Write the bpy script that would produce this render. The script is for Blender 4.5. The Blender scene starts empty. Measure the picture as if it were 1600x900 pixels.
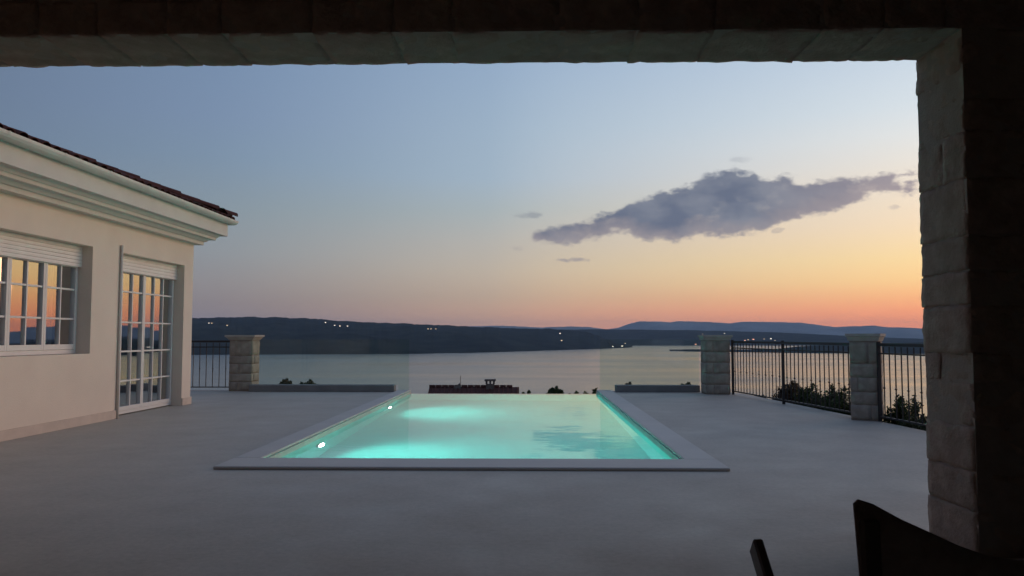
import bpy, bmesh, math, random
from mathutils import Vector, Matrix, noise
from mathutils.bvhtree import BVHTree

random.seed(7)
R = math.radians
scene = bpy.context.scene
col = scene.collection

# ------------------------------------------------------------------ camera
F = 1250.0                      # focal length in photo pixels (1600 px wide)
EYE = 1.2
PITCH, YAW = R(3.434), R(1.19)
cam_d = bpy.data.cameras.new("camera")
cam = bpy.data.objects.new("camera", cam_d)
col.objects.link(cam)
cam_d.sensor_width = 36.0
cam_d.lens = 36.0 * F / 1600.0
cam_d.clip_start = 0.05
cam_d.clip_end = 120000.0
cam.location = (0, 0, EYE)
cam.rotation_euler = (math.pi / 2 + PITCH, 0, YAW)
scene.camera = cam
CAM_R = cam.rotation_euler.to_matrix()

def ray(px, py):
    return (CAM_R @ Vector(((px - 800) / F, (450 - py) / F, -1.0))).normalized()
def at_z(px, py, z):
    d = ray(px, py); t = (z - EYE) / d.z
    return Vector((0, 0, EYE)) + d * t
def at_y(px, py, y):
    d = ray(px, py); t = y / d.y
    return Vector((0, 0, EYE)) + d * t
def at_x(px, py, x):
    d = ray(px, py); t = x / d.x
    return Vector((0, 0, EYE)) + d * t

def interp(tab, x):
    if x <= tab[0][0]: return tab[0][1]
    for (a, va), (b, vb) in zip(tab, tab[1:]):
        if x <= b: return va + (vb - va) * (x - a) / (b - a)
    return tab[-1][1]

def lin(c):
    out = []
    for v in c[:3]:
        v = v / 255.0
        out.append(v / 12.92 if v <= 0.04045 else ((v + 0.055) / 1.055) ** 2.4)
    return (*out, 1.0)

# ------------------------------------------------------------------ world: dusk sky
SUN_AZ, SUN_EL = 52.0, 4.0
world = bpy.data.worlds.new("World")
scene.world = world
world.cycles.sampling_method = 'MANUAL'; world.cycles.sample_map_resolution = 512
world.use_nodes = True
nt = world.node_tree
nt.nodes.clear()

class NB:
    """tiny helper to write node graphs"""
    def __init__(self, tree): self.t = tree
    def n(self, kind, **kw):
        o = self.t.nodes.new(kind)
        for k, v in kw.items(): setattr(o, k, v)
        return o
    def put(self, sock, v):
        if isinstance(v, bpy.types.NodeSocket): self.t.links.new(v, sock)
        elif v is not None: sock.default_value = v
    def m(self, op, a, b=None, c=None, clamp=False):
        o = self.n('ShaderNodeMath', operation=op); o.use_clamp = clamp
        self.put(o.inputs[0], a)
        if b is not None: self.put(o.inputs[1], b)
        if c is not None: self.put(o.inputs[2], c)
        return o.outputs[0]
    def vm(self, op, a, b=None):
        o = self.n('ShaderNodeVectorMath', operation=op)
        self.put(o.inputs[0], a)
        if b is not None: self.put(o.inputs[1], b)
        return o.outputs[0]
    def comb(self, x, y, z):
        o = self.n('ShaderNodeCombineXYZ')
        for i, v in enumerate((x, y, z)): self.put(o.inputs[i], v)
        return o.outputs[0]
    def sep(self, v):
        o = self.n('ShaderNodeSeparateXYZ'); self.put(o.inputs[0], v)
        return o.outputs
    def map(self, v, a, b, c=0.0, d=1.0, smooth=False):
        o = self.n('ShaderNodeMapRange')
        o.interpolation_type = 'SMOOTHSTEP' if smooth else 'LINEAR'
        self.put(o.inputs[0], v)
        for i, q in enumerate((a, b, c, d)): self.put(o.inputs[i + 1], q)
        return o.outputs[0]
    def mix(self, f, a, b, mode='MIX'):
        o = self.n('ShaderNodeMix', data_type='RGBA', blend_type=mode)
        self.put(o.inputs[0], f); self.put(o.inputs[6], a); self.put(o.inputs[7], b)
        return o.outputs[2]
    def ramp(self, f, stops, interp='LINEAR'):
        o = self.n('ShaderNodeValToRGB'); e = o.color_ramp.elements
        o.color_ramp.interpolation = interp
        while len(e) < len(stops): e.new(0.5)
        for el, (p, c) in zip(e, stops): el.position = p; el.color = c
        self.put(o.inputs[0], f)
        return o.outputs[0]
    def noise(self, vec, scale, detail=4.0, rough=0.55, dim='3D', dist=0.0):
        o = self.n('ShaderNodeTexNoise', noise_dimensions=dim)
        if vec is not None: self.put(o.inputs['Vector'], vec)
        o.inputs['Scale'].default_value = scale
        o.inputs['Detail'].default_value = detail
        o.inputs['Roughness'].default_value = rough
        o.inputs['Distortion'].default_value = dist
        return o.outputs[0]
    def curve(self, f, pts):
        o = self.n('ShaderNodeFloatCurve'); c = o.mapping.curves[0]
        pts = sorted(pts)
        c.points[0].location = pts[0]; c.points[1].location = pts[-1]
        for p in pts[1:-1]: c.points.new(*p)
        for p in c.points: p.handle_type = 'VECTOR'
        o.mapping.use_clip = False
        o.mapping.update()
        self.put(o.inputs['Value'], f)
        return o.outputs[0]

w = NB(nt)
dirv = w.n('ShaderNodeTexCoord').outputs['Generated']
dx, dy, dz = w.sep(dirv)
elev = w.m('MULTIPLY', w.m('ARCSINE', dz), 180 / math.pi)
ef = w.map(elev, 0.0, 60.0)
az = w.m('MULTIPLY', w.m('ARCTAN2', dx, dy), 180 / math.pi)
dA = w.m('ABSOLUTE', w.m('WRAP', w.m('SUBTRACT', az, SUN_AZ), 180.0, -180.0))
def colramp(stops):
    out = []
    for e, c in stops:            # the haze box dims the lowest degrees, so the sky itself is a little brighter there
        gn = interp([(0, 1.65), (1.6, 1.42), (2.4, 1.26), (3.6, 1.15), (5.0, 1.08), (7.2, 1.03), (10, 1.0)], e)
        l = lin(c); out.append((e / 60.0, (l[0] * gn, l[1] * gn, l[2] * gn, 1.0)))
    return w.ramp(ef, out)
c_sun = colramp([(0, (254, 138, 84)), (1.6, (255, 154, 98)), (2.4, (258, 178, 112)), (3.6, (262, 210, 136)), (5.0, (262, 224, 156)), (7.2, (258, 228, 188)),
                 (9.8, (252, 234, 210)), (12.9, (237, 236, 231)), (14.7, (224, 231, 234)), (18.7, (203, 217, 230)), (35, (140, 168, 203)), (60, (106, 134, 175))])
c_mid = colramp([(0, (188, 143, 120)), (1.6, (188, 149, 124)), (2.8, (186, 161, 138)), (4.6, (194, 178, 158)), (6.7, (188, 182, 172)),
                 (9.0, (174, 183, 184)), (11.2, (167, 185, 200)), (14.7, (162, 182, 200)), (18.7, (153, 175, 199)), (35, (122, 146, 178)), (60, (100, 125, 163))])
c_lft = colramp([(0, (126, 113, 114)), (2.2, (132, 121, 120)), (3.4, (140, 133, 132)), (5.7, (143, 147, 150)),
                 (8.5, (137, 150, 158)), (12.0, (127, 147, 168)), (14.7, (124, 144, 171)), (18.7, (120, 142, 171)), (35, (106, 128, 158)), (60, (94, 117, 154))])
c_far = colramp([(0, (112, 112, 126)), (3.4, (112, 116, 132)), (9.5, (102, 117, 138)), (19, (97, 113, 136)),
                 (35, (92, 111, 146)), (60, (90, 110, 146))])
sky = w.mix(w.map(dA, 22.0, 55.0), c_sun, c_mid)
sky = w.mix(w.map(dA, 48.0, 76.0, smooth=True), sky, c_lft)
sky = w.mix(w.map(dA, 68.0, 98.0, smooth=True), sky, c_far)
# a little of the physical twilight sky on top
nish = w.n('ShaderNodeTexSky', sky_type='NISHITA')
nish.sun_disc = False
nish.sun_elevation = R(SUN_EL); nish.sun_rotation = R(SUN_AZ)
nish.altitude = 80.0; nish.air_density = 1.0; nish.dust_density = 1.5; nish.ozone_density = 3.0
sky = w.mix(1.0, sky, w.mix(1.0, nish.outputs[0], (0.012, 0.012, 0.014, 1), 'MULTIPLY'), 'ADD')

# one long slate cloud and a few scraps, placed by direction
ysafe = w.m('MAXIMUM', dy, 0.05)
u = w.m('DIVIDE', dx, ysafe); v = w.m('DIVIDE', dz, ysafe)
def uv(px, py):
    d = ray(px, py); return d.x / d.y, d.z / d.y
top_px = [(826, 372), (832, 367), (860, 356), (920, 340), (960, 330), (984, 317), (1032, 301), (1080, 287), (1108, 275), (1148, 266),
          (1180, 272), (1194, 281), (1228, 276), (1258, 286), (1280, 281), (1340, 278), (1368, 274), (1428, 265), (1470, 262)]
bot_px = [(826, 372), (844, 379), (900, 380), (932, 373), (960, 364), (984, 365), (996, 374), (1020, 378), (1060, 378), (1088, 367),
          (1120, 370), (1160, 369), (1192, 362), (1220, 349), (1260, 340), (1320, 326), (1348, 309), (1380, 300), (1424, 303), (1470, 290)]
U0, U1, V0, V1 = -0.02, 0.56, 0.08, 0.24
def cpts(l):
    return [((uv(*p)[0] - U0) / (U1 - U0), (uv(*p)[1] - V0) / (V1 - V0)) for p in l]
un = w.map(u, U0, U1)
top_v = w.map(w.curve(un, cpts(top_px)), 0, 1, V0, V1)
bot_v = w.map(w.curve(un, cpts(bot_px)), 0, 1, V0, V1)
cvec = w.comb(u, w.m('MULTIPLY', v, 1.9), 0.0)
n1 = w.m('SUBTRACT', w.noise(cvec, 24.0, 5.0, 0.62, '2D'), 0.5)
n2 = w.m('SUBTRACT', w.noise(w.vm('ADD', cvec, (3.7, 1.9, 0)), 70.0, 2.0, 0.6, '2D'), 0.5)
wob = w.m('ADD', w.m('MULTIPLY', n1, 0.020), w.m('MULTIPLY', n2, 0.012))
dtop = w.m('SUBTRACT', top_v, v)
dbot = w.m('SUBTRACT', v, bot_v)
sd = w.m('ADD', w.m('MINIMUM', dtop, dbot), wob)
ends = w.m('MULTIPLY', w.map(u, uv(824, 372)[0], uv(850, 372)[0], smooth=True), w.map(u, uv(1452, 280)[0], uv(1380, 280)[0], smooth=True))
gu, gv = uv(1428, 284)
gap = w.m('ADD', w.m('POWER', w.m('DIVIDE', w.m('SUBTRACT', u, gu), 0.034), 2.0), w.m('POWER', w.m('DIVIDE', w.m('SUBTRACT', v, gv), 0.0085), 2.0))
sd = w.m('SUBTRACT', sd, w.map(gap, 1.3, 0.2, 0.0, 0.011))
cl = w.m('MULTIPLY', w.map(sd, -0.0038, 0.0062, smooth=True), w.map(ends, 0.0, 0.35))
for (px, py, rx, ry, amt) in [(897, 406, 22, 3.4, .75), (829, 336, 24, 5.5, .40), (808, 388, 11, 4.5, .45), (1156, 250, 16, 5, .22), (1398, 324, 9, 4, .35), (1215, 360, 10, 4.5, .45), (1085, 352, 20, 3, -.0)]:
    if amt <= 0: continue
    cu, cv = uv(px, py)
    q = w.m('ADD', w.m('POWER', w.m('DIVIDE', w.m('SUBTRACT', u, cu), rx / F), 2.0), w.m('POWER', w.m('DIVIDE', w.m('SUBTRACT', v, cv), ry / F), 2.0))
    q = w.m('ADD', q, w.m('ADD', w.m('MULTIPLY', n1, 2.6), w.m('MULTIPLY', n2, 3.2)))
    cl = w.m('MAXIMUM', cl, w.map(q, 1.6, -0.2, 0.0, amt, smooth=True))
cl = w.m('MULTIPLY', cl, w.map(dy, 0.1, 0.3))
body = w.map(w.m('ADD', w.noise(w.vm('ADD', cvec, (0.4, 0.9, 0)), 15.0, 3.0, 0.5, '2D'), w.m('MULTIPLY', n2, 0.12)), 0.34, 0.68)
ccol = w.mix(body, lin((100, 110, 132)), lin((128, 134, 149)))
ccol = w.mix(w.map(w.m('ADD', dbot, w.m('MULTIPLY', n1, 0.03)), 0.026, 0.0), ccol, lin((158, 150, 154)))
ccol = w.mix(w.map(u, 0.28, 0.55), ccol, lin((172, 158, 162)))
opac = w.m('MULTIPLY', cl, w.map(n1, -0.30, -0.05, 0.82, 0.97))
sky = w.mix(opac, sky, ccol)
bg = w.n('ShaderNodeBackground')
w.put(bg.inputs[0], sky)
bg.inputs[1].default_value = 1.0
wo = w.n('ShaderNodeOutputWorld')
nt.links.new(bg.outputs[0], wo.inputs[0])

# ------------------------------------------------------------------ broad warm sun lamp added for the afterglow, kept clear of reflections
sun_d = bpy.data.lights.new("sun", 'SUN')
sun_d.energy = 1.0
sun_d.angle = R(36)
sun_d.color = (1.0, 0.56, 0.34)
sun = bpy.data.objects.new("sun", sun_d)
col.objects.link(sun)
sdir = Vector((math.sin(R(SUN_AZ)) * math.cos(R(SUN_EL)), math.cos(R(SUN_AZ)) * math.cos(R(SUN_EL)), math.sin(R(SUN_EL))))
sun.rotation_euler = (-sdir).to_track_quat('-Z', 'Y').to_euler()

vs = scene.view_settings
vs.view_transform = 'Standard'; vs.look = 'None'; vs.exposure = 0.0; vs.gamma = 1.0
vs.use_curve_mapping = False
cy = scene.cycles
cy.use_denoising = True
cy.max_bounces = 10; cy.diffuse_bounces = 4; cy.glossy_bounces = 4; cy.transmission_bounces = 8
cy.transparent_max_bounces = 16; cy.volume_bounces = 0
cy.caustics_reflective = True; cy.caustics_refractive = True
cy.blur_glossy = 0.5
cy.sample_clamp_indirect = 6.0

# ------------------------------------------------------------------ materials
MATS = {}
def base_mat(name):
    m = bpy.data.materials.new(name); m.use_nodes = True
    MATS[name] = m
    return m, NB(m.node_tree), m.node_tree.nodes['Principled BSDF']

def mat(name, c, rough=0.7, var=0.12, scale=6.0, bump=0.0, bscale=40.0, spec=0.4, metallic=0.0, c2=None, detail=5.0, coords='Object', island=0.0):
    m, b, p = base_mat(name)
    tc = b.n('ShaderNodeTexCoord').outputs[coords]
    f = b.map(b.noise(tc, scale, detail, 0.6), 0.3, 0.7)
    ca = tuple(x * (1 - var) for x in c[:3]) + (1,)
    cb = tuple(min(1, x * (1 + var)) for x in (c2 or c)[:3]) + (1,)
    colr = b.mix(f, ca, cb)
    if island > 0:
        rnd = b.n('ShaderNodeObjectInfo').outputs['Random']
        colr = b.mix(1.0, colr, b.mix(rnd, (1 - island,) * 3 + (1,), (1 + island,) * 3 + (1,)), 'MULTIPLY')
    b.put(p.inputs['Base Color'], colr)
    p.inputs['Roughness'].default_value = rough
    p.inputs['Specular IOR Level'].default_value = spec
    p.inputs['Metallic'].default_value = metallic
    if bump > 0:
        bp = b.n('ShaderNodeBump'); bp.inputs['Strength'].default_value = bump; bp.inputs['Distance'].default_value = 0.02
        b.put(bp.inputs['Height'], b.noise(tc, bscale, 6.0, 0.65))
        b.put(p.inputs['Normal'], bp.outputs[0])
    return m

mat('plaster', (0.80, 0.68, 0.56), 0.9, 0.05, 1.2, 0.25, 60, 0.2)
mat('plinth', (0.64, 0.53, 0.44), 0.85, 0.10, 3.0, 0.2, 50, 0.2)
mat('cornice', (0.68, 0.64, 0.57), 0.8, 0.05, 2.0, 0.12, 40, 0.3)
mat('gutter', (0.62, 0.62, 0.56), 0.45, 0.05, 2.0, 0.0, 40, 0.5)
mat('white_frame', (0.70, 0.69, 0.66), 0.4, 0.04, 5.0, 0.0, 40, 0.5)
mat('shutter', (0.78, 0.74, 0.68), 0.5, 0.05, 5.0, 0.0, 40, 0.5)
mat('reveal_grey', (0.50, 0.50, 0.50), 0.85, 0.05, 3.0, 0.15, 50, 0.2)
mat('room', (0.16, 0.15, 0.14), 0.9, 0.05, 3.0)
mat('curtain', (0.55, 0.52, 0.47), 0.9, 0.08, 3.0)
mat('roof_tile', (0.11, 0.042, 0.032), 0.85, 0.35, 7.0, 0.3, 60, 0.2, island=0.25)
mat('roof_deck', (0.12, 0.045, 0.032), 0.9, 0.25, 3.0)
mat('terrace', (0.445, 0.39, 0.32), 0.62, 0.05, 0.55, 0.10, 26, 0.35, detail=8.0)
mat('coping', (0.50, 0.455, 0.40), 0.6, 0.06, 1.5, 0.1, 50, 0.35, island=0.03)
_m = MATS['terrace']; _b = NB(_m.node_tree); _p = _m.node_tree.nodes['Principled BSDF']
_tc = _b.n('ShaderNodeTexCoord').outputs['Object']; _src = _p.inputs['Base Color'].links[0].from_socket
_c = _b.mix(1.0, _src, _b.ramp(_b.noise(_tc, 3.1, 7.0, 0.65), [(0.32, (0.93, 0.93, 0.93, 1)), (0.55, (1, 1, 1, 1)), (0.75, (1.03, 1.03, 1.02, 1))]), 'MULTIPLY')
_c = _b.mix(1.0, _c, _b.ramp(_b.noise(_tc, 24.0, 4.0, 0.7), [(0.35, (0.90, 0.90, 0.90, 1)), (0.65, (1.04, 1.04, 1.04, 1))]), 'MULTIPLY')
_b.put(_p.inputs['Base Color'], _c)
_b.put(_p.inputs['Roughness'], _b.map(_b.noise(_tc, 1.3, 5.0, 0.6), 0.3, 0.7, 0.50, 0.75))
mat('parapet', (0.22, 0.22, 0.21), 0.8, 0.12, 3.0, 0.2, 40, 0.2)
mat('lining', (0.34, 0.80, 0.74), 0.5, 0.05, 2.5, 0.0, 40, 0.3)
mat('band', (0.50, 0.46, 0.40), 0.6, 0.10, 4.0, 0.1, 40, 0.3)
mat('stone_post', (0.34, 0.30, 0.245), 0.9, 0.22, 7.0, 0.6, 34, 0.2, island=0.08)
mat('stone_cap', (0.42, 0.385, 0.335), 0.85, 0.12, 6.0, 0.3, 40, 0.2)
mat('stone_rough', (0.38, 0.285, 0.225), 0.92, 0.22, 7.0, 0.9, 26, 0.15, island=0.05)
mat('mortar', (0.36, 0.29, 0.24), 0.95, 0.1, 9.0, 0.5, 50, 0.1)
mat('porch_paint', (0.32, 0.27, 0.24), 0.9, 0.08, 3.0)
mat('iron', (0.035, 0.032, 0.032), 0.5, 0.1, 9.0, 0.0, 40, 0.4, metallic=0.3)
mat('chair_frame', (0.10, 0.09, 0.09), 0.5, 0.2, 20.0, 0.1, 60, 0.4)
mat('chair_cloth', (0.30, 0.26, 0.265), 0.9, 0.2, 30.0, 0.3, 300, 0.2)
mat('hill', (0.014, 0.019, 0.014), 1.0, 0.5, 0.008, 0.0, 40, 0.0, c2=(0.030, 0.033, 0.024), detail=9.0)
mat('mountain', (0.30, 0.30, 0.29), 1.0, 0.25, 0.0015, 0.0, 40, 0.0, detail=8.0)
mat('soil', (0.07, 0.065, 0.04), 1.0, 0.4, 0.8, 0.3, 4, 0.0, c2=(0.06, 0.085, 0.035))
mat('bark', (0.05, 0.04, 0.03), 0.95, 0.3, 12.0)
mat('chimney', (0.16, 0.13, 0.11), 0.95, 0.2, 6.0)
mat('far_wall', (0.40, 0.37, 0.33), 0.9, 0.1, 2.0)

def leaf_mat(name, a, b_):
    m, b, p = base_mat(name)
    g = b.n('ShaderNodeNewGeometry').outputs['Random Per Island']
    b.put(p.inputs['Base Color'], b.mix(g, (*a, 1), (*b_, 1)))
    p.inputs['Roughness'].default_value = 0.6
    p.inputs['Specular IOR Level'].default_value = 0.25
    tr = b.n('ShaderNodeBsdfTranslucent'); b.put(tr.inputs[0], b.mix(g, (*a, 1), (*b_, 1)))
    mx = b.n('ShaderNodeMixShader'); mx.inputs[0].default_value = 0.2
    out = m.node_tree.nodes['Material Output']
    m.node_tree.links.new(p.outputs[0], mx.inputs[1]); m.node_tree.links.new(tr.outputs[0], mx.inputs[2])
    m.node_tree.links.new(mx.outputs[0], out.inputs[0])
leaf_mat('leaf', (0.035, 0.055, 0.020), (0.085, 0.115, 0.045))
leaf_mat('leaf_olive', (0.05, 0.06, 0.03), (0.10, 0.11, 0.06))
leaf_mat('leaf_red', (0.08, 0.035, 0.025), (0.09, 0.075, 0.035))

def shader_mat(name, build):
    m = bpy.data.materials.new(name); m.use_nodes = True; MATS[name] = m
    t = m.node_tree; t.nodes.clear(); b = NB(t)
    o = b.n('ShaderNodeOutputMaterial')
    sh, disp = build(b)
    t.links.new(sh, o.inputs[0])
    return m
def pane_build(b, fac, tint, rough):
    tr = b.n('ShaderNodeBsdfTransparent'); tr.inputs[0].default_value = (*tint, 1)
    gl = b.n('ShaderNodeBsdfGlossy'); gl.inputs[0].default_value = (1, 1, 1, 1); gl.inputs['Roughness'].default_value = rough
    mx = b.n('ShaderNodeMixShader'); mx.inputs[0].default_value = fac
    b.t.links.new(tr.outputs[0], mx.inputs[1]); b.t.links.new(gl.outputs[0], mx.inputs[2])
    return mx.outputs[0], None
shader_mat('window_glass', lambda b: pane_build(b, 0.50, (0.80, 0.84, 0.84), 0.015))
shader_mat('guard_glass', lambda b: pane_build(b, 0.02, (0.90, 0.96, 0.935), 0.01))
def water_build(b):
    g = b.n('ShaderNodeBsdfGlass'); g.inputs['IOR'].default_value = 1.333; g.inputs['Roughness'].default_value = 0.0
    g.inputs['Color'].default_value = (0.93, 1.0, 0.985, 1)
    tc = b.n('ShaderNodeTexCoord').outputs['Object']
    bp = b.n('ShaderNodeBump'); bp.inputs['Strength'].default_value = 0.35; bp.inputs['Distance'].default_value = 0.01
    sc = b.vm('MULTIPLY', tc, (1.0, 1.0, 1.0))
    b.put(bp.inputs['Height'], b.noise(sc, 1.6, 3.0, 0.5))
    b.put(g.inputs['Normal'], bp.outputs[0])
    return g.outputs[0], None
shader_mat('pool_water', water_build)
def lake_build(b):
    p = b.n('ShaderNodeBsdfPrincipled')
    p.inputs['Base Color'].default_value = (0.028, 0.044, 0.056, 1)
    p.inputs['IOR'].default_value = 1.42
    p.inputs['Specular IOR Level'].default_value = 0.5
    tc = b.n('ShaderNodeTexCoord').outputs['Object']
    st = b.vm('MULTIPLY', tc, (0.0012, 0.0034, 1.0))
    streak = b.noise(st, 1.0, 6.0, 0.6)
    b.put(p.inputs['Roughness'], b.map(streak, 0.3, 0.7, 0.13, 0.27))
    bp = b.n('ShaderNodeBump'); bp.inputs['Strength'].default_value = 0.16; bp.inputs['Distance'].default_value = 0.6
    b.put(bp.inputs['Height'], b.noise(b.vm('MULTIPLY', tc, (0.05, 0.12, 1.0)), 1.0, 4.0, 0.6))
    b.put(p.inputs['Normal'], bp.outputs[0])
    return p.outputs[0], None
shader_mat('lake', lake_build)
def emit(name, c, s):
    def f(b):
        e = b.n('ShaderNodeEmission'); e.inputs[0].default_value = (*c, 1); e.inputs[1].default_value = s
        return e.outputs[0], None
    shader_mat(name, f)
emit('pool_lens', (0.80, 1.0, 0.96), 28.0)
emit('lit_warm', (1.0, 0.72, 0.40), 1.8)
emit('lit_white', (1.0, 0.88, 0.68), 2.6)
emit('lit_red', (1.0, 0.42, 0.25), 2.4)

# ------------------------------------------------------------------ mesh helpers
class MB:
    def __init__(self): self.v = []; self.f = []
    def add(self, vs, fs):
        o = len(self.v); self.v += [tuple(p) for p in vs]; self.f += [tuple(i + o for i in q) for q in fs]
        return self
    def box(self, x0, x1, y0, y1, z0, z1):
        return self.add([(x0, y0, z0), (x1, y0, z0), (x1, y1, z0), (x0, y1, z0), (x0, y0, z1), (x1, y0, z1), (x1, y1, z1), (x0, y1, z1)],
                        [(0, 3, 2, 1), (4, 5, 6, 7), (0, 1, 5, 4), (1, 2, 6, 5), (2, 3, 7, 6), (3, 0, 4, 7)])
    def bar(self, a, b, wd, ht=None, up=(0, 0, 1)):
        a, b = Vector(a), Vector(b); ht = wd if ht is None else ht
        d = (b - a).normalized(); upv = Vector(up)
        if abs(d.dot(upv)) > 0.95: upv = Vector((0, 1, 0))
        s = d.cross(upv).normalized(); t = s.cross(d).normalized()
        p = []
        for c in (a, b):
            for i, j in ((-1, -1), (1, -1), (1, 1), (-1, 1)): p.append(c + s * (i * wd / 2) + t * (j * ht / 2))
        return self.add(p, [(0, 3, 2, 1), (4, 5, 6, 7), (0, 1, 5, 4), (1, 2, 6, 5), (2, 3, 7, 6), (3, 0, 4, 7)])
    def tube(self, pts, rad, n=8, closed=True):
        pts = [Vector(p) for p in pts]; rads = rad if isinstance(rad, (list, tuple)) else [rad] * len(pts)
        vs, fs = [], []
        for i, p in enumerate(pts):
            d = (pts[min(i + 1, len(pts) - 1)] - pts[max(i - 1, 0)]).normalized()
            u_ = d.orthogonal().normalized() if abs(d.z) < 0.9 else d.cross(Vector((0, 1, 0))).normalized()
            v_ = d.cross(u_)
            for k in range(n):
                a = 2 * math.pi * k / n
                vs.append(p + (u_ * math.cos(a) + v_ * math.sin(a)) * rads[i])
        for i in range(len(pts) - 1):
            for k in range(n):
                a, b = i * n + k, i * n + (k + 1) % n
                fs.append((a, b, b + n, a + n))
        if closed:
            fs.append(tuple(range(n - 1, -1, -1))); fs.append(tuple(range((len(pts) - 1) * n, len(pts) * n)))
        return self.add(vs, fs)
    def prism(self, prof, axis_pts):
        """profile [(a,b)] swept: axis_pts gives a function per section returning list of 3d points"""
        n = len(prof); vs = []; fs = []
        for s in axis_pts: vs += [s(a, b) for a, b in prof]
        for i in range(len(axis_pts) - 1):
            for k in range(n):
                a, b = i * n + k, i * n + (k + 1) % n
                fs.append((a, b, b + n, a + n))
        fs.append(tuple(range(n - 1, -1, -1))); fs.append(tuple(range((len(axis_pts) - 1) * n, len(axis_pts) * n)))
        return self.add(vs, fs)
    def build(self, name, m, parent=None, smooth=False, bevel=0.0, loc=None):
        me = bpy.data.meshes.new(name); me.from_pydata(self.v, [], self.f); me.update()
        bm = bmesh.new(); bm.from_mesh(me)
        bmesh.ops.recalc_face_normals(bm, faces=bm.faces)
        if bevel > 0:
            bmesh.ops.bevel(bm, geom=bm.edges[:], offset=bevel, segments=1, affect='EDGES', clamp_overlap=True)
        bm.to_mesh(me); bm.free()
        return link(name, me, m, parent, smooth, loc)
def link(name, me, m, parent=None, smooth=False, loc=None):
    o = bpy.data.objects.new(name, me); col.objects.link(o)
    if m and not me.materials: me.materials.append(MATS[m])
    if smooth:
        for p in me.polygons: p.use_smooth = True
    if parent:
        o.parent = parent
        o.matrix_parent_inverse = parent_world(parent).inverted()
    if loc is not None: o.location = loc
    return o
def parent_world(o):
    mtx = o.matrix_basis.copy()
    if o.parent: mtx = parent_world(o.parent) @ o.matrix_parent_inverse @ mtx
    return mtx
def empty(name, loc=(0, 0, 0), rz=0.0):
    o = bpy.data.objects.new(name, None); col.objects.link(o)
    o.location = loc; o.rotation_euler = (0, 0, rz); o.empty_display_size = 0.2
    return o
def tag(o, label=None, cat=None, group=None, kind=None):
    if label: o['label'] = label
    if cat: o['category'] = cat
    if group: o['group'] = group
    if kind: o['kind'] = kind
    return o

def rock_mesh(sx, sy, sz, rough=0.02, cuts=4, rnd=0.03, seed=0):
    """a quarried block: subdivided box with knocked corners and a split face"""
    bm = bmesh.new()
    bmesh.ops.create_cube(bm, size=1.0)
    bmesh.ops.subdivide_edges(bm, edges=bm.edges[:], cuts=cuts, use_grid_fill=True)
    off = Vector((seed * 3.17, seed * 1.31, seed * 7.7))
    half = Vector((sx / 2, sy / 2, sz / 2))
    for vtx in bm.verts:
        p = Vector((vtx.co.x * sx, vtx.co.y * sy, vtx.co.z * sz))
        q = Vector((max(-half.x + rnd, min(half.x - rnd, p.x)), max(-half.y + rnd, min(half.y - rnd, p.y)), max(-half.z + rnd, min(half.z - rnd, p.z))))
        d = p - q
        if d.length > rnd: p = q + d.normalized() * rnd
        nn = noise.noise_vector((p + off) * 7.0) * rough + noise.noise_vector((p + off) * 19.0) * rough * 0.6 + noise.noise_vector((p + off) * 47.0) * rough * 0.35
        vtx.co = p + nn
    me = bpy.data.meshes.new('stone'); bm.to_mesh(me); bm.free()
    for p in me.polygons: p.use_smooth = True
    return me

# ------------------------------------------------------------------ lake, hills and mountains
LAKE = -75.0
lake = MB()
S = 30000.0
lake.add([(-S, 120, LAKE), (S, 120, LAKE), (S, 19500, LAKE), (-S, 19500, LAKE)], [(0, 1, 2, 3)])
lk = lake.build('lake', 'lake'); tag(lk, kind='structure')

HILLS = []
def hill(name, x0, x1, step, shore, top, ridge_d, back_d, mt, nz=0.10, rows=14, jag=0.5, seed=0.0):
    """land between a shoreline (photo row -> distance on the lake) and a skyline (photo row at its own distance)"""
    mb = MB(); n = int((x1 - x0) / step) + 1; cols = []
    for i in range(n):
        px = x0 + i * step
        ds = ray(px, 525); hd = Vector((ds.x, ds.y, 0)).normalized()
        ps = at_z(px, interp(shore, px), LAKE) if interp(shore, px) > 527 else None
        Ds = Vector((ps.x, ps.y)).length if ps else ridge_d * 0.9
        Dr = max(ridge_d, Ds * 1.04)
        ty = interp(top, px) + jag * (noise.noise(Vector((px * 0.045, seed, 0))) * 1.6 + noise.noise(Vector((px * 0.16, seed, 3))) * 0.9 + noise.noise(Vector((px * 0.37, seed, 3))) * 0.6)
        d = ray(px, ty); zr = EYE + d.z / math.hypot(d.x, d.y) * Dr
        zr = max(zr, LAKE + 1.0)
        c = []
        for r in range(rows + 1):
            t = r / rows
            D = Ds + (Dr - Ds) * t
            h = (zr - LAKE + 1.0)
            prof = t ** 0.8
            amp = nz * h * math.sin(math.pi * t) 
            z = LAKE - 1.0 + h * prof + amp * noise.fractal(Vector((hd.x * D * 0.0022, hd.y * D * 0.0022, seed)), 1.0, 2.0, 4)
            lim = EYE + (zr - EYE) * (D / Dr) 
            if t < 1: z = min(z, lim - 0.5)
            c.append((hd.x * D, hd.y * D, z))
        D = back_d
        c.append((hd.x * (Dr + (D - Dr) * 0.5), hd.y * (Dr + (D - Dr) * 0.5), LAKE + (zr - LAKE) * 0.45))
        c.append((hd.x * D, hd.y * D, LAKE - 2))
        cols.append(c)
    k = len(cols[0])
    vs = [p for c in cols for p in c]
    fs = [(i * k + j, (i + 1) * k + j, (i + 1) * k + j + 1, i * k + j + 1) for i in range(n - 1) for j in range(k - 1)]
    mb.add(vs, fs)
    o = mb.build(name, mt, smooth=True); tag(o, kind='structure')
    HILLS.append(BVHTree.FromPolygons([Vector(p) for p in mb.v], mb.f))
    return o
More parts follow.
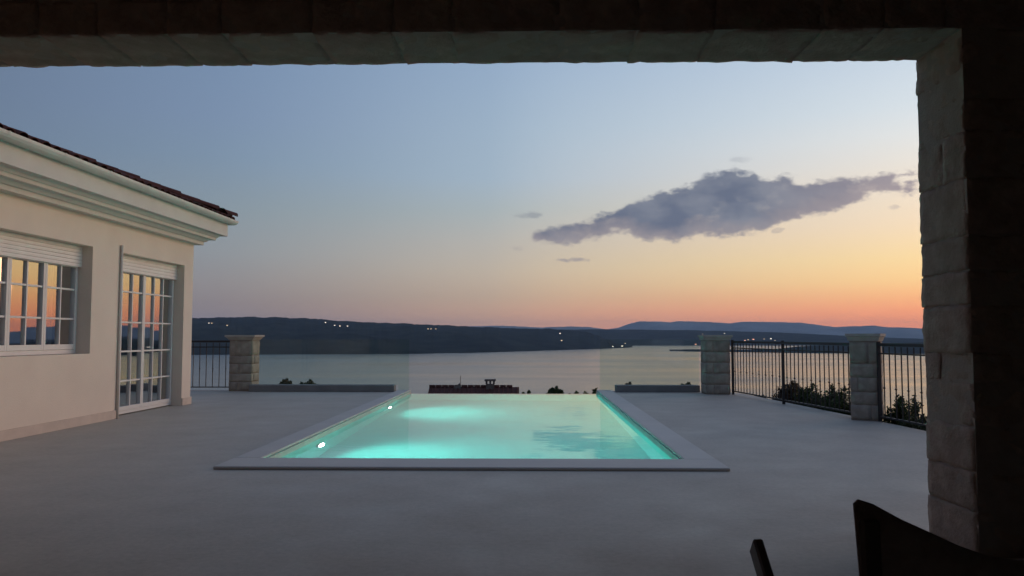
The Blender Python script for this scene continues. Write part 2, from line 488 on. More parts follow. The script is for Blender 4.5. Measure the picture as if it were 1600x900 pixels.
shoreA = [(-900, 558), (250, 554.5), (640, 553.2), (750, 551), (870, 547.2), (930, 545.2), (975, 543.8), (988, 542.8)]
topA = [(-900, 488), (100, 494), (298, 497), (400, 495), (475, 497), (540, 502), (620, 505), (700, 508.5), (760, 511.5), (870, 514.5), (915, 518), (940, 526), (962, 536.5), (985, 541.5)]
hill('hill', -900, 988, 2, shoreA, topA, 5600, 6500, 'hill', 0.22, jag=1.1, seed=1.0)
shoreB = [(560, 539.8), (2400, 540.2)]
topB = [(560, 517), (700, 515), (940, 514.6), (1090, 516), (1140, 517.3), (1230, 520), (1330, 525.0), (1440, 529.5), (1700, 531), (2400, 528)]
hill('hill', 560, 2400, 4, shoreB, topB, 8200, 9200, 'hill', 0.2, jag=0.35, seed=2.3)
shoreC = [(1046, 549.2), (1100, 550.0), (1220, 551.5), (1330, 552.5), (1440, 553), (2400, 556)]
topC = [(1046, 548.4), (1090, 546.6), (1150, 547.0), (1215, 545), (1250, 541), (1330, 537.5), (1440, 535), (2400, 530)]
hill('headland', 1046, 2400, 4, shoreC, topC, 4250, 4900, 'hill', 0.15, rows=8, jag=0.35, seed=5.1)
topM = [(640, 516), (735, 509.5), (790, 509), (840, 511.5), (890, 510), (920, 511), (948, 514.5), (965, 512), (985, 505.5), (1000, 502), (1030, 502.5),
        (1048, 503.8), (1062, 501.8), (1110, 503.2), (1140, 505.4), (1158, 503), (1200, 502.8), (1250, 504), (1285, 508.5), (1303, 511),
        (1335, 509.5), (1368, 508.5), (1385, 511), (1440, 513), (1560, 509), (1700, 514), (2400, 512)]
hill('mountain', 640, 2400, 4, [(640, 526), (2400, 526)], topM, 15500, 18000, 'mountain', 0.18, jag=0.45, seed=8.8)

# ------------------------------------------------------------------ the slope the terrace stands on
FAR_Y = 17.24
def edge_x(y):       # fence line along the terrace side
    return 4.62 + (11.6 - y) * 0.085
def ground_z(x, y):
    z = 0.0
    df = y - (FAR_Y + 0.5)
    if df > 0: z = min(z, -2.6 - 0.24 * df)
    dr = x - (edge_x(min(y, FAR_Y)) + 0.25)
    if dr > 0: z = min(z, -0.28 - 0.42 * max(0, dr - 1.1)) if y < FAR_Y + 0.5 else min(z, -0.28 - 0.42 * max(0, dr - 1.1))
    if x < -15: z = min(z, -0.12 * (-15 - x))
    if z == 0.0: z = -3.0 if (-15.5 < x and y > -3.8) else -0.3
    return max(z, -90.0)
gx = sorted(set([-900, -500, -300, -200, -120, -80, -50, -30, -20, -15.6, -15.4, -10, -6, -3, 0, 2, 3.5] + [3.9 + 0.3 * i for i in range(16)] + [9, 10, 12, 15, 20, 27, 36, 50, 70, 100, 150, 230, 400, 700, 900]))
gy = sorted(set([-60, -30, -10, -3.85, -3.75, 0, 3, 5] + [6 + 0.8 * i for i in range(15)] + [17.74, 17.745, 18.4, 19.5, 21, 23, 26, 30, 35, 42, 50, 60, 75, 95, 120, 160, 210, 280, 360]))
g = MB(); nx, ny = len(gx), len(gy)
g.add([(x, y, ground_z(x, y) + 0.06 * noise.noise(Vector((x * .7, y * .7, 0)))) for x in gx for y in gy],
      [(i * ny + j, (i + 1) * ny + j, (i + 1) * ny + j + 1, i * ny + j + 1) for i in range(nx - 1) for j in range(ny - 1)])
go = g.build('ground', 'soil', smooth=True); tag(go, kind='structure')

# ------------------------------------------------------------------ terrace and pool
IX0, IX1, IY0, IY1 = -2.58, 1.48, 7.74, FAR_Y          # pool inside
OX0, OX1, OY0 = -2.84, 1.79, 7.22                        # coping outside
CT = 0.030                                               # coping top
WL = -0.055                                              # water level
t = MB()
DT = 0.0
def quad_slab(pts, z0, z1):
    n = len(pts)
    t.add([(x, y, z0) for x, y in pts] + [(x, y, z1) for x, y in pts],
          [tuple(range(n - 1, -1, -1)), tuple(range(n, 2 * n))] + [(i, (i + 1) % n, (i + 1) % n + n, i + n) for i in range(n)])
quad_slab([(-16, -4), (edge_x(-4) + .3, -4), (edge_x(7.35) + .3, 7.35), (OX1 - 0.1, 7.35), (-16, 7.35)], -3.5, DT)
quad_slab([(-16, 7.3505), (OX0 + 0.1, 7.3505), (OX0 + 0.1, FAR_Y + .5), (-16, FAR_Y + .5)], -3.5, DT)
quad_slab([(OX1 - 0.1, 7.3505), (edge_x(7.35) + .3, 7.3505), (edge_x(11.6) + .3, 11.6), (edge_x(16.8) + .3, 16.8), (4.1, FAR_Y + .5), (OX1 - 0.1, FAR_Y + .5)], -3.5, DT)
to = t.build('terrace_floor', 'terrace'); tag(to, kind='structure')

pool = empty('swimming_pool', ((IX0 + IX1) / 2, OY0, 0))
tag(pool, 'lit turquoise swimming pool with pale coping and an overflowing far edge', 'pool')
PD = -1.45
b = MB()   # basin: floor and four walls as an open box with thickness outwards
b.box(IX0 - .2, IX1 + .2, IY0 - .2, IY1 + .30, PD - .2, PD)
b.box(IX0 - .2, IX0, IY0, IY1 + .30, PD, CT - 0.032)
b.box(IX1, IX1 + .2, IY0, IY1 + .30, PD, CT - 0.032)
b.box(IX0 - .2, IX1 + .2, IY0 - .2, IY0 - .0005, PD, CT - 0.032)
b.build('basin', 'lining', pool)
MB().box(IX0 + .001, IX1 - .001, IY1, IY1 + .28, PD + .001, WL - 0.012).build('overflow_edge', 'lining', pool)
MB().box(OX0, OX1, OY0, IY0, CT - 0.030, CT).build('coping', 'coping', pool, bevel=0.008)
MB().box(OX0, IX0, IY0 + .003, FAR_Y + .3, CT - 0.030, CT - .0005).build('coping', 'coping', pool, bevel=0.008)
MB().box(IX1, OX1, IY0 + .003, FAR_Y + .3, CT - 0.030, CT - .0005).build('coping', 'coping', pool, bevel=0.008)
wm = MB(); wm.add([(IX0, IY0, WL), (IX1, IY0, WL), (IX1, IY1 + .28, WL), (IX0, IY1 + .28, WL)], [(0, 1, 2, 3)])
wme = bpy.data.meshes.new('water'); wme.from_pydata(wm.v, [], wm.f); wme.update()      # normal must point up
link('water', wme, 'pool_water', pool)
for xa, xb in ((IX0 - .0, IX0 + .012), (IX1 - .012, IX1 + .0)):
    MB().box(xa + .001, xb - .001, IY0 + .004, IY1 + .29, WL - 0.03, CT - .0315).build('waterline_band', 'band', pool)
for yl in (9.88, 14.75):
    ring = MB(); zc = -0.62
    ring.tube([(IX0 + .001, yl, zc), (IX0 + .03, yl, zc)], 0.15, 20)
    lampo = ring.build('pool_lamp', 'white_frame', pool)
    MB().tube([(IX0 + .031, yl, zc), (IX0 + .045, yl, zc)], [0.12, 0.105], 20).build('lens', 'pool_lens', lampo)
    ld = bpy.data.lights.new('pool_lamp_light', 'SPOT')
    ld.energy = 225.0; ld.color = (0.18, 0.98, 0.87); ld.spot_size = R(150); ld.spot_blend = 1.0; ld.shadow_soft_size = 0.08
    lo = bpy.data.objects.new('pool_lamp_light', ld); col.objects.link(lo)
    lo.location = (IX0 + .14, yl, zc)
    lo.rotation_euler = Vector((1, 0, -0.22)).to_track_quat('-Z', 'Y').to_euler()

# ------------------------------------------------------------------ low parapets and glass guards at the far edge
def parapet(x0, x1, label):
    o = MB().box(x0, x1, FAR_Y + .02, FAR_Y + .30, 0.0, 0.145).build('parapet', 'parapet', bevel=0.01)
    tag(o, label, 'low wall', 'low kerb walls under the glass')
parapet(-6.05, OX0 - .06, 'low grey kerb wall under the long glass guard on the house side of the pool')
parapet(OX1 + .08, 3.66, 'low grey kerb wall under the shorter glass guard on the fence side of the pool')
def guard(spans, label):
    r = empty('glass_guard', (spans[0][0], FAR_Y + .16, 0))
    for x0, x1, z0 in spans:
        MB().box(x0, x1, FAR_Y + .155, FAR_Y + .167, z0, 1.125).build('pane', 'guard_glass', r)
    tag(r, label, 'glass guard', 'frameless glass guards')
    return r
guard([(-6.06, OX0 + .005, 0.146), (OX0 + .012, IX0 - .02, CT + .001)], 'long frameless clear glass guard between stone post and pool on house side')
guard([(IX1 + .06, OX1 + .077, CT + .001), (OX1 + .081, 3.67, 0.146)], 'short frameless clear glass guard between pool and stone post on fence side')

# ------------------------------------------------------------------ stone posts with flared caps
def stone_post(cx, cy, side, h, rz, label, capw):
    r = empty('stone_post', (cx, cy, 0), rz)
    tag(r, label, 'post', 'stone posts along the terrace edge')
    core = MB().box(-side / 2 + .007, side / 2 - .007, -side / 2 + .007, side / 2 - .007, 0, h - .11)
    c = core.build('mortar_core', 'mortar'); c.parent = r
    z = 0.002; i = 0
    while z < h - .13:
        ch = random.uniform(.17, .26)
        if h - .115 - z - ch < .12: ch = h - .115 - z
        split = random.choice((-1, 1)) * random.uniform(.08, .26) * side
        parts = [(-side / 2, split), (split, side / 2)]
        for a, b_ in parts:
            if i % 2 == 0: sx, sy, px_, py_ = b_ - a - .003, side, (a + b_) / 2, 0
            else: sx, sy, px_, py_ = side, b_ - a - .003, 0, (a + b_) / 2
            me = rock_mesh(sx, sy, ch - .003, 0.007, 3, 0.007, seed=random.random() * 50)
            o = link('stone', me, 'stone_post'); o.parent = r; o.location = (px_, py_, z + ch / 2)
        z += ch; i += 1
    cap = MB()
    a, b_ = side / 2 + .01, capw / 2
    zs = [(a, h - .108), (b_ * .93, h - .05), (b_, h - .04), (b_, h)]
    vs = []
    for hw, zz in zs: vs += [(-hw, -hw, zz), (hw, -hw, zz), (hw, hw, zz), (-hw, hw, zz)]
    fs = [(3, 2, 1, 0), (12, 13, 14, 15)] + [(4 * k + i_, 4 * k + (i_ + 1) % 4, 4 * k + 4 + (i_ + 1) % 4, 4 * k + 4 + i_) for k in range(3) for i_ in range(4)]
    cap.add(vs, fs)
    co = cap.build('cap', 'stone_cap'); co.parent = r
    return r
stone_post(-6.30, 17.68, 0.50, 1.222, 0, 'square stone post with flared cap beside the house and iron fence', 0.66)
stone_post(3.90, 16.88, 0.50, 1.222, 0, 'square stone post with flared cap where glass guard meets the iron fence', 0.60)
P3 = (4.88, 11.72)
stone_post(P3[0], P3[1], 0.385, 1.235, R(-32), 'slimmer stone post standing between two stretches of iron fence', 0.47)

# ------------------------------------------------------------------ wrought iron fences
def baluster_mesh(h, knob):
    m = MB()
    m.box(-.0065, .0065, -.0065, .0065, 0.075, h - .035)
    if knob:
        for zc, s in ((h * .44, .024), (h * .44 + .055, .016), (h * .44 - .055, .016)):
            m.add([(0, 0, zc - s), (s, 0, zc), (0, s, zc), (-s, 0, zc), (0, -s, zc), (0, 0, zc + s)],
                  [(0, 2, 1), (0, 3, 2), (0, 4, 3), (0, 1, 4), (5, 1, 2), (5, 2, 3), (5, 3, 4), (5, 4, 1)])
    me = bpy.data.meshes.new('baluster'); me.from_pydata(m.v, [], m.f); me.update(); me.materials.append(MATS['iron'])
    return me
BAL = [baluster_mesh(1.085, False), baluster_mesh(1.085, True)]
def iron_fence(a, b_, label, mids=(), sp=0.146):
    a, b_ = Vector((*a, 0)), Vector((*b_, 0)); L = (b_ - a).length; d = (b_ - a) / L
    ang = math.atan2(d.y, d.x)
    r = empty('iron_fence', a, ang)
    tag(r, label, 'fence', 'black iron fences along the terrace edge')
    def part(name, m):
        o = m.build(name, 'iron'); o.parent = r; return o
    part('top_rail', MB().box(0, L, -.022, .022, 1.058, 1.100))
    part('middle_rail', MB().box(0, L, -.014, .014, .945, .965))
    part('bottom_rail', MB().box(0, L, -.016, .016, .06, .082))
    for x in (0.02, L - 0.02, *[L * q for q in mids]):
        part('fence_post', MB().box(x - .014, x + .014, -.0235, .0235, -0.15, 1.12))
    n = int(L / sp)
    for i in range(1, n):
        x = i * L / n
        if any(abs(x - L * q) < .03 for q in mids): continue
        o = link('baluster', BAL[i % 2], None); o.parent = r; o.location = (x, 0, 0)
iron_fence((-9.2, 17.68), (-6.57, 17.68), 'black iron fence running from the house corner to a stone post')
iron_fence((4.20, 16.66), (4.80, 11.96), 'long black iron fence with shrubs behind it between two stone posts', mids=(0.5,))
iron_fence((4.94, 11.46), (5.28, 7.4), 'black iron fence between the slimmer stone post and the porch pillar', mids=(0.55,))

# ------------------------------------------------------------------ white house with tiled hip roof
WX, HY1 = -6.0, 14.15
HY0, HX0 = 3.0, -14.5
house = empty('white_house', (WX, HY1, 0))
tag(house, 'pale plastered house with stepped cornice, tiled hip roof and paned windows', 'house')
TH = 0.26
TOPZ = 3.04
win = dict(y0=8.62, y1=10.85, z0=0.96, z1=2.43)
dor = dict(y0=11.62, y1=13.79, z0=0.0, z1=2.43)
ys = [HY0, win['y0'], win['y1'], dor['y0'], dor['y1'], HY1]
zs = [0.0, win['z0'], 2.43, TOPZ]
wl = MB()
def wcell(i, j): return not ((i == 1 and j == 1) or (i == 3 and j in (0, 1)))
for i in range(5):
    for j in range(3):
        if wcell(i, j):
            for X in (WX, WX - TH):
                wl.add([(X, ys[i], zs[j]), (X, ys[i + 1], zs[j]), (X, ys[i + 1], zs[j + 1]), (X, ys[i], zs[j + 1])], [(0, 1, 2, 3)] if X == WX else [(3, 2, 1, 0)])
def rev(y0, z0, y1, z1):
    wl.add([(WX, y0, z0), (WX, y1, z1), (WX - TH, y1, z1), (WX - TH, y0, z0)], [(0, 1, 2, 3)])
for o_ in (win, dor):
    rev(o_['y0'], o_['z0'], o_['y0'], o_['z1']); rev(o_['y1'], o_['z0'], o_['y1'], o_['z1']); rev(o_['y0'], o_['z1'], o_['y1'], o_['z1'])
    if o_ is win: rev(o_['y0'], o_['z0'], o_['y1'], o_['z0'])
wl.add([(WX, HY1, 0), (HX0, HY1, 0), (HX0, HY1, TOPZ), (WX, HY1, TOPZ), (WX, HY0, 0), (HX0, HY0, 0), (HX0, HY0, TOPZ), (WX, HY0, TOPZ)],
       [(0, 1, 2, 3), (4, 7, 6, 5), (1, 5, 6, 2)])
me = bpy.data.meshes.new('wall'); me.from_pydata(wl.v, [], wl.f); me.update()
link('wall', me, 'plaster', house)
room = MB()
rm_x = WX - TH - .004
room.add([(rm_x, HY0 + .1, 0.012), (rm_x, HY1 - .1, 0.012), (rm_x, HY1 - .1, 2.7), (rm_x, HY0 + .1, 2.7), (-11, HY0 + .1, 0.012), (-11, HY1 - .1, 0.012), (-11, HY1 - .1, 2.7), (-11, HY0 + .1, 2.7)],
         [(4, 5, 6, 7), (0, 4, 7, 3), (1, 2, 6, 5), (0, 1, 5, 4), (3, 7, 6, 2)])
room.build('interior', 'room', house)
# plinth strip either side of the door
for a, b_ in ((HY0, dor['y0'] - .05), (dor['y1'] + .002, HY1 + .016)):
    MB().box(WX + .001, WX + .018, a, b_, 0.002, 0.125).build('plinth', 'plinth', house)
MB().box(HX0, WX, HY1 + .001, HY1 + .016, 0.002, 0.125).build('plinth', 'plinth', house)

# stepped cornice, fascia and gutter run along the long side and round the corner
def run(prof, name, m, smooth=False):
    """prof: list of (offset from wall, z); closed ring, mitred round the corner"""
    def s0(d, z): return (WX + d, HY0 - 0.6, z)
    def s1(d, z): return (WX + d, HY1 + d, z)
    def s2(d, z): return (HX0 - 0.6, HY1 + d, z)
    return MB().prism(prof, [s0, s1, s2]).build(name, m, house, smooth=smooth)
run([(.001, 2.838), (.128, 2.838), (.128, 2.90), (.001, 2.90)], 'cornice_step', 'cornice')
run([(.001, 2.9005), (.16, 2.9005), (.20, 2.944), (.29, 2.944), (.29, 2.99), (.001, 2.99)], 'cornice_step', 'cornice')
run([(.001, 2.9905), (.31, 2.9905), (.34, 3.034), (.44, 3.034), (.44, 3.30), (.001, 3.30)], 'cornice_step', 'cornice')
gp = []
for k in range(9):
    a = math.pi * k / 8
    gp.append((.505 - .082 * math.cos(a), 3.335 - .085 * math.sin(a)))
gp += [(.578, 3.335)] + [(.505 - .070 * math.cos(math.pi * k / 8), 3.333 - .073 * math.sin(math.pi * k / 8)) for k in range(8, -1, -1)]
gut = run(gp, 'gutter', 'gutter')
for yb in [HY1 + .1 - 1.02 * k for k in range(10)]:
    m_ = MB(); ring = []
    for k in range(9):
        a = math.pi * k / 8
        ring.append((.507 - .085 * math.cos(a), 3.338 - .091 * math.sin(a)))
    for k in range(8):
        (d0, z0), (d1, z1) = ring[k], ring[k + 1]
        m_.add([(WX + d0, yb - .016, z0), (WX + d0, yb + .016, z0), (WX + d1, yb + .016, z1), (WX + d1, yb - .016, z1)], [(0, 1, 2, 3)])
    m_.build('bracket', 'gutter', gut)
# roof planes
SL = 0.36
ev = .545; EZ = 3.345
half_w = (WX - HX0) / 2 + ev
rz_ = EZ + SL * half_w
A = (WX + ev, HY0 - 1, EZ); B = (WX + ev, HY1 + ev, EZ); Cc = (HX0 - ev, HY1 + ev, EZ); Dd = (HX0 - ev, HY0 - 1, EZ)
Rg = ((WX + HX0) / 2, HY1 + ev - half_w, rz_); Re = ((WX + HX0) / 2, HY0 - 1, rz_)
rf = MB(); rf.add([A, B, Cc, Dd, Rg, Re], [(0, 1, 4, 5), (1, 2, 4), (2, 3, 5, 4), (0, 5, 4, 2, 3)[:0] or (0, 5, 3), (0, 3, 2, 1)])
roof = rf.build('roof', 'roof_deck', house)
def tile_mesh(L, r0, r1, th=.014):
    vs, fs = [], []; n = 6
    for s, r in ((0, r0), (L, r1)):
        for off in (0, th):
            for k in range(n + 1):
                a = math.pi * k / n
                vs.append(((r - off) * math.cos(a), s, (r - off) * math.sin(a) * .62))
    m = n + 1
    for k in range(n):
        fs += [(k, k + 1, 2 * m + k + 1, 2 * m + k), (m + k + 1, m + k, 3 * m + k, 3 * m + k + 1), (k, m + k, m + k + 1, k + 1), (2 * m + k, 2 * m + k + 1, 3 * m + k + 1, 3 * m + k)]
    me = bpy.data.meshes.new('roof_tile'); me.from_pydata(vs, [], fs); me.update(); me.materials.append(MATS['roof_tile'])
    return me
TM = tile_mesh(.42, .10, .085); CAPM = tile_mesh(.42, .15, .12)
ang = math.atan(SL)
y = HY1 + ev - .12; k = 0
def place(me, name, p, xdir, up, parent):
    yv = Vector(xdir).normalized(); xv = yv.cross(Vector(up)).normalized(); zv = xv.cross(yv).normalized()
    o = link(name, me, None)
    M = Matrix((xv, yv, zv)).transposed().to_4x4(); M.translation = Vector(p)
    o.parent = parent; o.matrix_parent_inverse = parent_world(parent).inverted(); o.matrix_basis = M
    return o
nrm = Vector((SL, 0, 1)).normalized()
while y > HY0 - .8:
    j = random.uniform(-.012, .012)
    for q in range(2):
        dd = q * .36
        if y < HY1 + ev - dd - .1:
            place(TM, 'roof_tile', Vector((WX + ev - .015 + j - dd * math.cos(ang), y, EZ - .012 + dd * math.sin(ang) + q * .012 + random.uniform(0, .010))), (-1, 0, SL), nrm, roof)
    y -= .205; k += 1
x = WX + ev - .12
nrm2 = Vector((0, SL, 1)).normalized()
for i in range(40):
    place(TM, 'roof_tile', Vector((x - i * .205, HY1 + ev - .015, EZ - .012)), (0, -1, SL), nrm2, roof)
hipd = Vector((-1, -1, SL)).normalized()
for i in range(18):
    place(CAPM, 'ridge_tile', Vector((WX + ev - .02, HY1 + ev - .02, EZ + .055)) + hipd * (.36 * i) + Vector((0, 0, .01 * (i % 2))), hipd, Vector((0, 0, 1)), roof)

# thin pipe on the wall beside the door
MB().tube([(WX + .022, dor['y0'] - .03, 0.0), (WX + .022, dor['y0'] - .03, 2.53)], 0.02, 8).build('wall_pipe', 'cornice', house, smooth=True)

def joinery(y0, y1, z0, z1, cols_n, rows_z, name, depth_x, bottom_rail, sill, leaves=2):
    """two glazed leaves under a roller shutter; returns part with panes, bars and slats"""
    X0, X1 = depth_x - .03, depth_x + .03
    fr = MB()
    fw = .04
    zt = rows_z[-1] + .02
    fr.box(X0, X1, y0 + .001, y0 + fw, z0 + .002, zt); fr.box(X0, X1, y1 - fw, y1 - .001, z0 + .002, zt)
    fr.box(X0 - .002, X1 + .002, y0 + .002, y1 - .002, zt, zt + .05)
    fr.box(X0 - .002, X1 + .002, y0 + fw + .001, y1 - fw - .001, z0 + .003, z0 + bottom_rail)
    part = fr.build(name, 'white_frame', house, bevel=0.004)
    lw = (y1 - y0 - 2 * fw) / leaves
    for a, b_ in [(y0 + fw + lw * q, y0 + fw + lw * (q + 1)) for q in range(leaves)]:
        st = MB(); sw = .042
        st.box(X0 + .012, X1 + .012, a + .002, a + sw, z0 + bottom_rail + .001, zt - .001)
        st.box(X0 + .012, X1 + .012, b_ - sw, b_ - .002, z0 + bottom_rail + .001, zt - .001)
        st.box(X0 + .010, X1 + .010, a + sw, b_ - sw, zt - .04, zt - .002)
        st.box(X0 + .010, X1 + .010, a + sw, b_ - sw, z0 + bottom_rail + .002, rows_z[0])
        st.build('sash', 'white_frame', part)
        ga, gb = a + sw, b_ - sw
        cw = (gb - ga) / cols_n
        for c in range(1, cols_n):
            MB().box(depth_x - .012, depth_x + .034, ga + cw * c - .012, ga + cw * c + .012, rows_z[0] + .001, zt - .041).build('glazing_bar', 'white_frame', part)
        for rz in rows_z[1:-1]:
            MB().box(depth_x - .014, depth_x + .031, ga + .001, gb - .001, rz - .012, rz + .012).build('glazing_bar', 'white_frame', part)
        rr = rows_z[:-1] + [zt - .04]
        for c in range(cols_n):
            for k in range(len(rr) - 1):
                tilt = random.uniform(-.0012, .0012); tz = random.uniform(-.001, .001)
                p0, p1, q0, q1 = ga + cw * c + .008, ga + cw * (c + 1) - .008, rr[k] + .006, rr[k + 1] - .006
                xp = depth_x + .006
                MB().add([(xp + tilt + tz, p0, q0), (xp - tilt + tz, p1, q0), (xp - tilt - tz, p1, q1), (xp + tilt - tz, p0, q1)], [(0, 1, 2, 3)]).build('pane', 'window_glass', part)
    # lowered part of the roller shutter
    zb = zt - .030
    n = max(3, int((z1 - zb) / .048)); hh = (z1 - .002 - zb) / n
    for k in range(n):
        za = zb + k * hh
        sl = MB()
        pr = [(depth_x + .050, za), (depth_x + .080, za + .001), (depth_x + .082, za + hh * .5), (depth_x + .080, za + hh - .0025), (depth_x + .050, za + hh - .001)]
        sl.prism(pr, [lambda d, z: (d, y0 + .003, z), lambda d, z: (d, y1 - .003, z)])
        sl.build('shutter_slat', 'shutter', part)
    if sill:
        MB().box(depth_x + .031, WX + .03, y0 - .03, y1 - .002, z0 - .035, z0 + .0).build('sill', 'cornice', part, bevel=.004)
    return part
joinery(win['y0'], win['y1'], win['z0'], win['z1'], 2, [1.09, 1.43, 1.83, 2.15], 'window', WX - .225, .06, False, 3)
dpart = joinery(dor['y0'], dor['y1'], 0.012, dor['z1'], 3, [0.13, 0.515, 0.965, 1.41, 1.88, 2.185], 'door', WX - .21, .055, False)
MB().bar((WX - .15, 12.78, 1.02), (WX - .15, 12.90, 1.02), .018).build('handle', 'gutter', dpart)
# curtains hanging in the dark room
for a, b_, zz in ((win['y0'], win['y0'] + .35, 1.0), (win['y1'] - .3, win['y1'], 1.0), (dor['y0'] + .1, dor['y0'] + .5, .05), (dor['y1'] - .45, dor['y1'], .05)):
    c = MB(); n = 24; vs = []
    for i in range(n + 1):
        yy = a + (b_ - a) * i / n; xx = WX - .55 + .03 * math.sin(i * 1.5)
        vs += [(xx, yy, zz), (xx, yy, 2.5)]
    c.add(vs, [(2 * i, 2 * i + 2, 2 * i + 3, 2 * i + 1) for i in range(n)])
    c.build('curtain', 'curtain', house, smooth=True)

# ------------------------------------------------------------------ stone porch around the camera
PX, PY0, PY1, SZ = 2.437, 4.46, 5.0, 2.93
porch = empty('stone_porch', (PX, PY0, 0))
tag(porch, 'dark porch of rough stone blocks with a square pillar and long lintel', 'porch')
LX = -5.0
core = MB()
core.box(PX + .004, 4.6, PY0 + .004, PY1 - .010, 0, SZ + .004)
core.box(LX - .6, LX - .035, PY0 + .035, PY1 - .035, 0, SZ + .035)
core.box(LX - .6, 4.6, PY0 + .004, PY1 - .010, SZ + .0045, 3.6)
core.build('mortar_core', 'mortar', porch)
def stone(x0, x1, y0, y1, z0, z1, rough=.011, rnd=.006, cuts=9):
    me = rock_mesh(x1 - x0, y1 - y0, z1 - z0, rough, cuts, rnd, seed=random.random() * 90)
    link('stone', me, 'stone_rough', porch, loc=Vector(((x0 + x1) / 2, (y0 + y1) / 2, (z0 + z1) / 2)) )
# courses follow the notches of the pillar edge seen against the sky
notch = [820, 765, 712, 650, 590, 550, 482, 434, 385, 304, 238, 192, 150]
zc = [0.0]
for py in notch:
    z = at_x(1440, py, PX + .02).z if False else EYE + (525 - py) / F * PY1 * 1.0
    if z > .06: zc.append(z)
zc.append(SZ - .004)
for i in range(len(zc) - 1):
    z0, z1 = zc[i] + .002, zc[i + 1] - .002
    j = random.uniform(-.009, .009)
    if i in (4, 9):
        sp = PY0 + random.uniform(.2, .34)
        stone(PX + j, PX + .45, PY0, sp - .006, z0, z1); stone(PX - j * .6, PX + .38, sp + .006, PY1, z0, z1)
    else:
        stone(PX + j, PX + random.uniform(.34, .6), PY0 + random.uniform(0, .01), PY1 - random.uniform(0, .01), z0, z1)
    x = PX + .62
    while x < 4.0:
        x1 = x + random.uniform(.3, .55)
        stone(x, x1 - .014, PY0, PY0 + .3, z0, z1, cuts=2); x = x1
# lintel: soffit blocks, then one course above on the camera side
x = LX - .3
while x < PX + .55:
    x1 = x + random.uniform(.30, .62)
    if x1 > PX + .3: x1 = PX + .7
    j = random.uniform(-.004, .005)
    stone(x, x1 - .006, PY0, PY1, SZ + j, SZ + .20 + j, rough=.010, rnd=.006, cuts=9); x = x1
x = LX - .3
while x < 4.0:
    x1 = x + random.uniform(.35, .6)
    stone(x, x1 - .014, PY0, PY0 + .25, SZ + .23, SZ + .44, cuts=2); x = x1
for i in range(0, len(zc) - 1):
    stone(LX - .6, LX + random.uniform(-.01, .01), PY0, PY1, zc[i] + .006, zc[i + 1] - .006, cuts=2)
MB().box(LX - .6, 4.6, -3.4, PY0 + .02, 3.38, 3.6).build('ceiling', 'porch_paint', porch)
MB().box(LX - .6, 4.6, -3.4, -3.2, 0.002, 3.379).build('unseen_back_wall', 'porch_paint', porch)  # unseen, added with the side walls to keep the near stone faces dark
MB().box(4.4, 4.6, -3.199, PY0 + .03, 0.002, 3.379).build('unseen_side_wall', 'porch_paint', porch)
MB().box(LX - .6, LX - .4, -3.199, PY0 + .03, 0.002, 3.379).build('unseen_side_wall', 'porch_paint', porch)  # unseen, closes the left side so no light reaches the pillar's near face

# ------------------------------------------------------------------ folding chair in the porch, facing the pool
ch = empty('folding_chair', (0.85, 1.7, 0))
tag(ch, 'dark folding armchair with sagging cloth back inside the stone porch', 'chair')
cx0, cx1 = 0.594, 1.075
for cx in (cx0, cx1):
    sgn = 1 if cx == cx0 else -1
    MB().bar((cx, 1.40, .42), (cx + .012 * sgn, 1.465, .875), .036, .026, up=(0, 1, 0)).build('back_post', 'chair_frame', ch, bevel=.006)
    MB().bar((cx + .05 * sgn, 1.46, 0.0), (cx + .004 * sgn, 2.16, .652), .060, .026, up=(1, 0, 0)).build('leg', 'chair_frame', ch, bevel=.005)
    MB().bar((cx + .08 * sgn, 2.05, 0.0), (cx + .08 * sgn, 1.40, .62), .045, .024, up=(1, 0, 0)).build('leg', 'chair_frame', ch, bevel=.005)
MB().bar((cx0, 1.46, .05), (cx1, 1.46, .05), .03).build('stretcher', 'chair_frame', ch)
def cloth(name, f, nu, nv, th):
    me = bpy.data.meshes.new(name); vs = [f(i / nu, j / nv) for i in range(nu + 1) for j in range(nv + 1)]
    me.from_pydata([tuple(p) for p in vs], [], [(i * (nv + 1) + j, (i + 1) * (nv + 1) + j, (i + 1) * (nv + 1) + j + 1, i * (nv + 1) + j + 1) for i in range(nu) for j in range(nv)])
    o = link(name, me, 'chair_cloth', ch, smooth=True)
    md = o.modifiers.new('t', 'SOLIDIFY'); md.thickness = th
    return o
def backf(u_, v_):
    X = cx0 - .012 + (cx1 - cx0 + .024) * u_
    e = min(X - cx0 + .012, cx1 + .012 - X)
    zt = interp([(0, .900), (.008, .908), (.032, .901), (.075, .877), (.12, .857), (.155, .841), (.20, .826), (.25, .818)], e)
    z = .48 + (zt - .48) * v_
    return Vector((X, 1.41 + (z - .42) * .155 - .05 * min(1, e / .2) + .004 * math.sin(u_ * 17) * v_ - .018, z))
cloth('back_cloth', backf, 60, 10, .007)
def seatf(u_, v_):
    sag = 4 * u_ * (1 - u_)
    return Vector((cx0 + .02 + (cx1 - cx0 - .04) * u_, 1.42 + .46 * v_, .43 - .05 * sag + .02 * v_))
cloth('seat_cloth', seatf, 14, 8, .006)

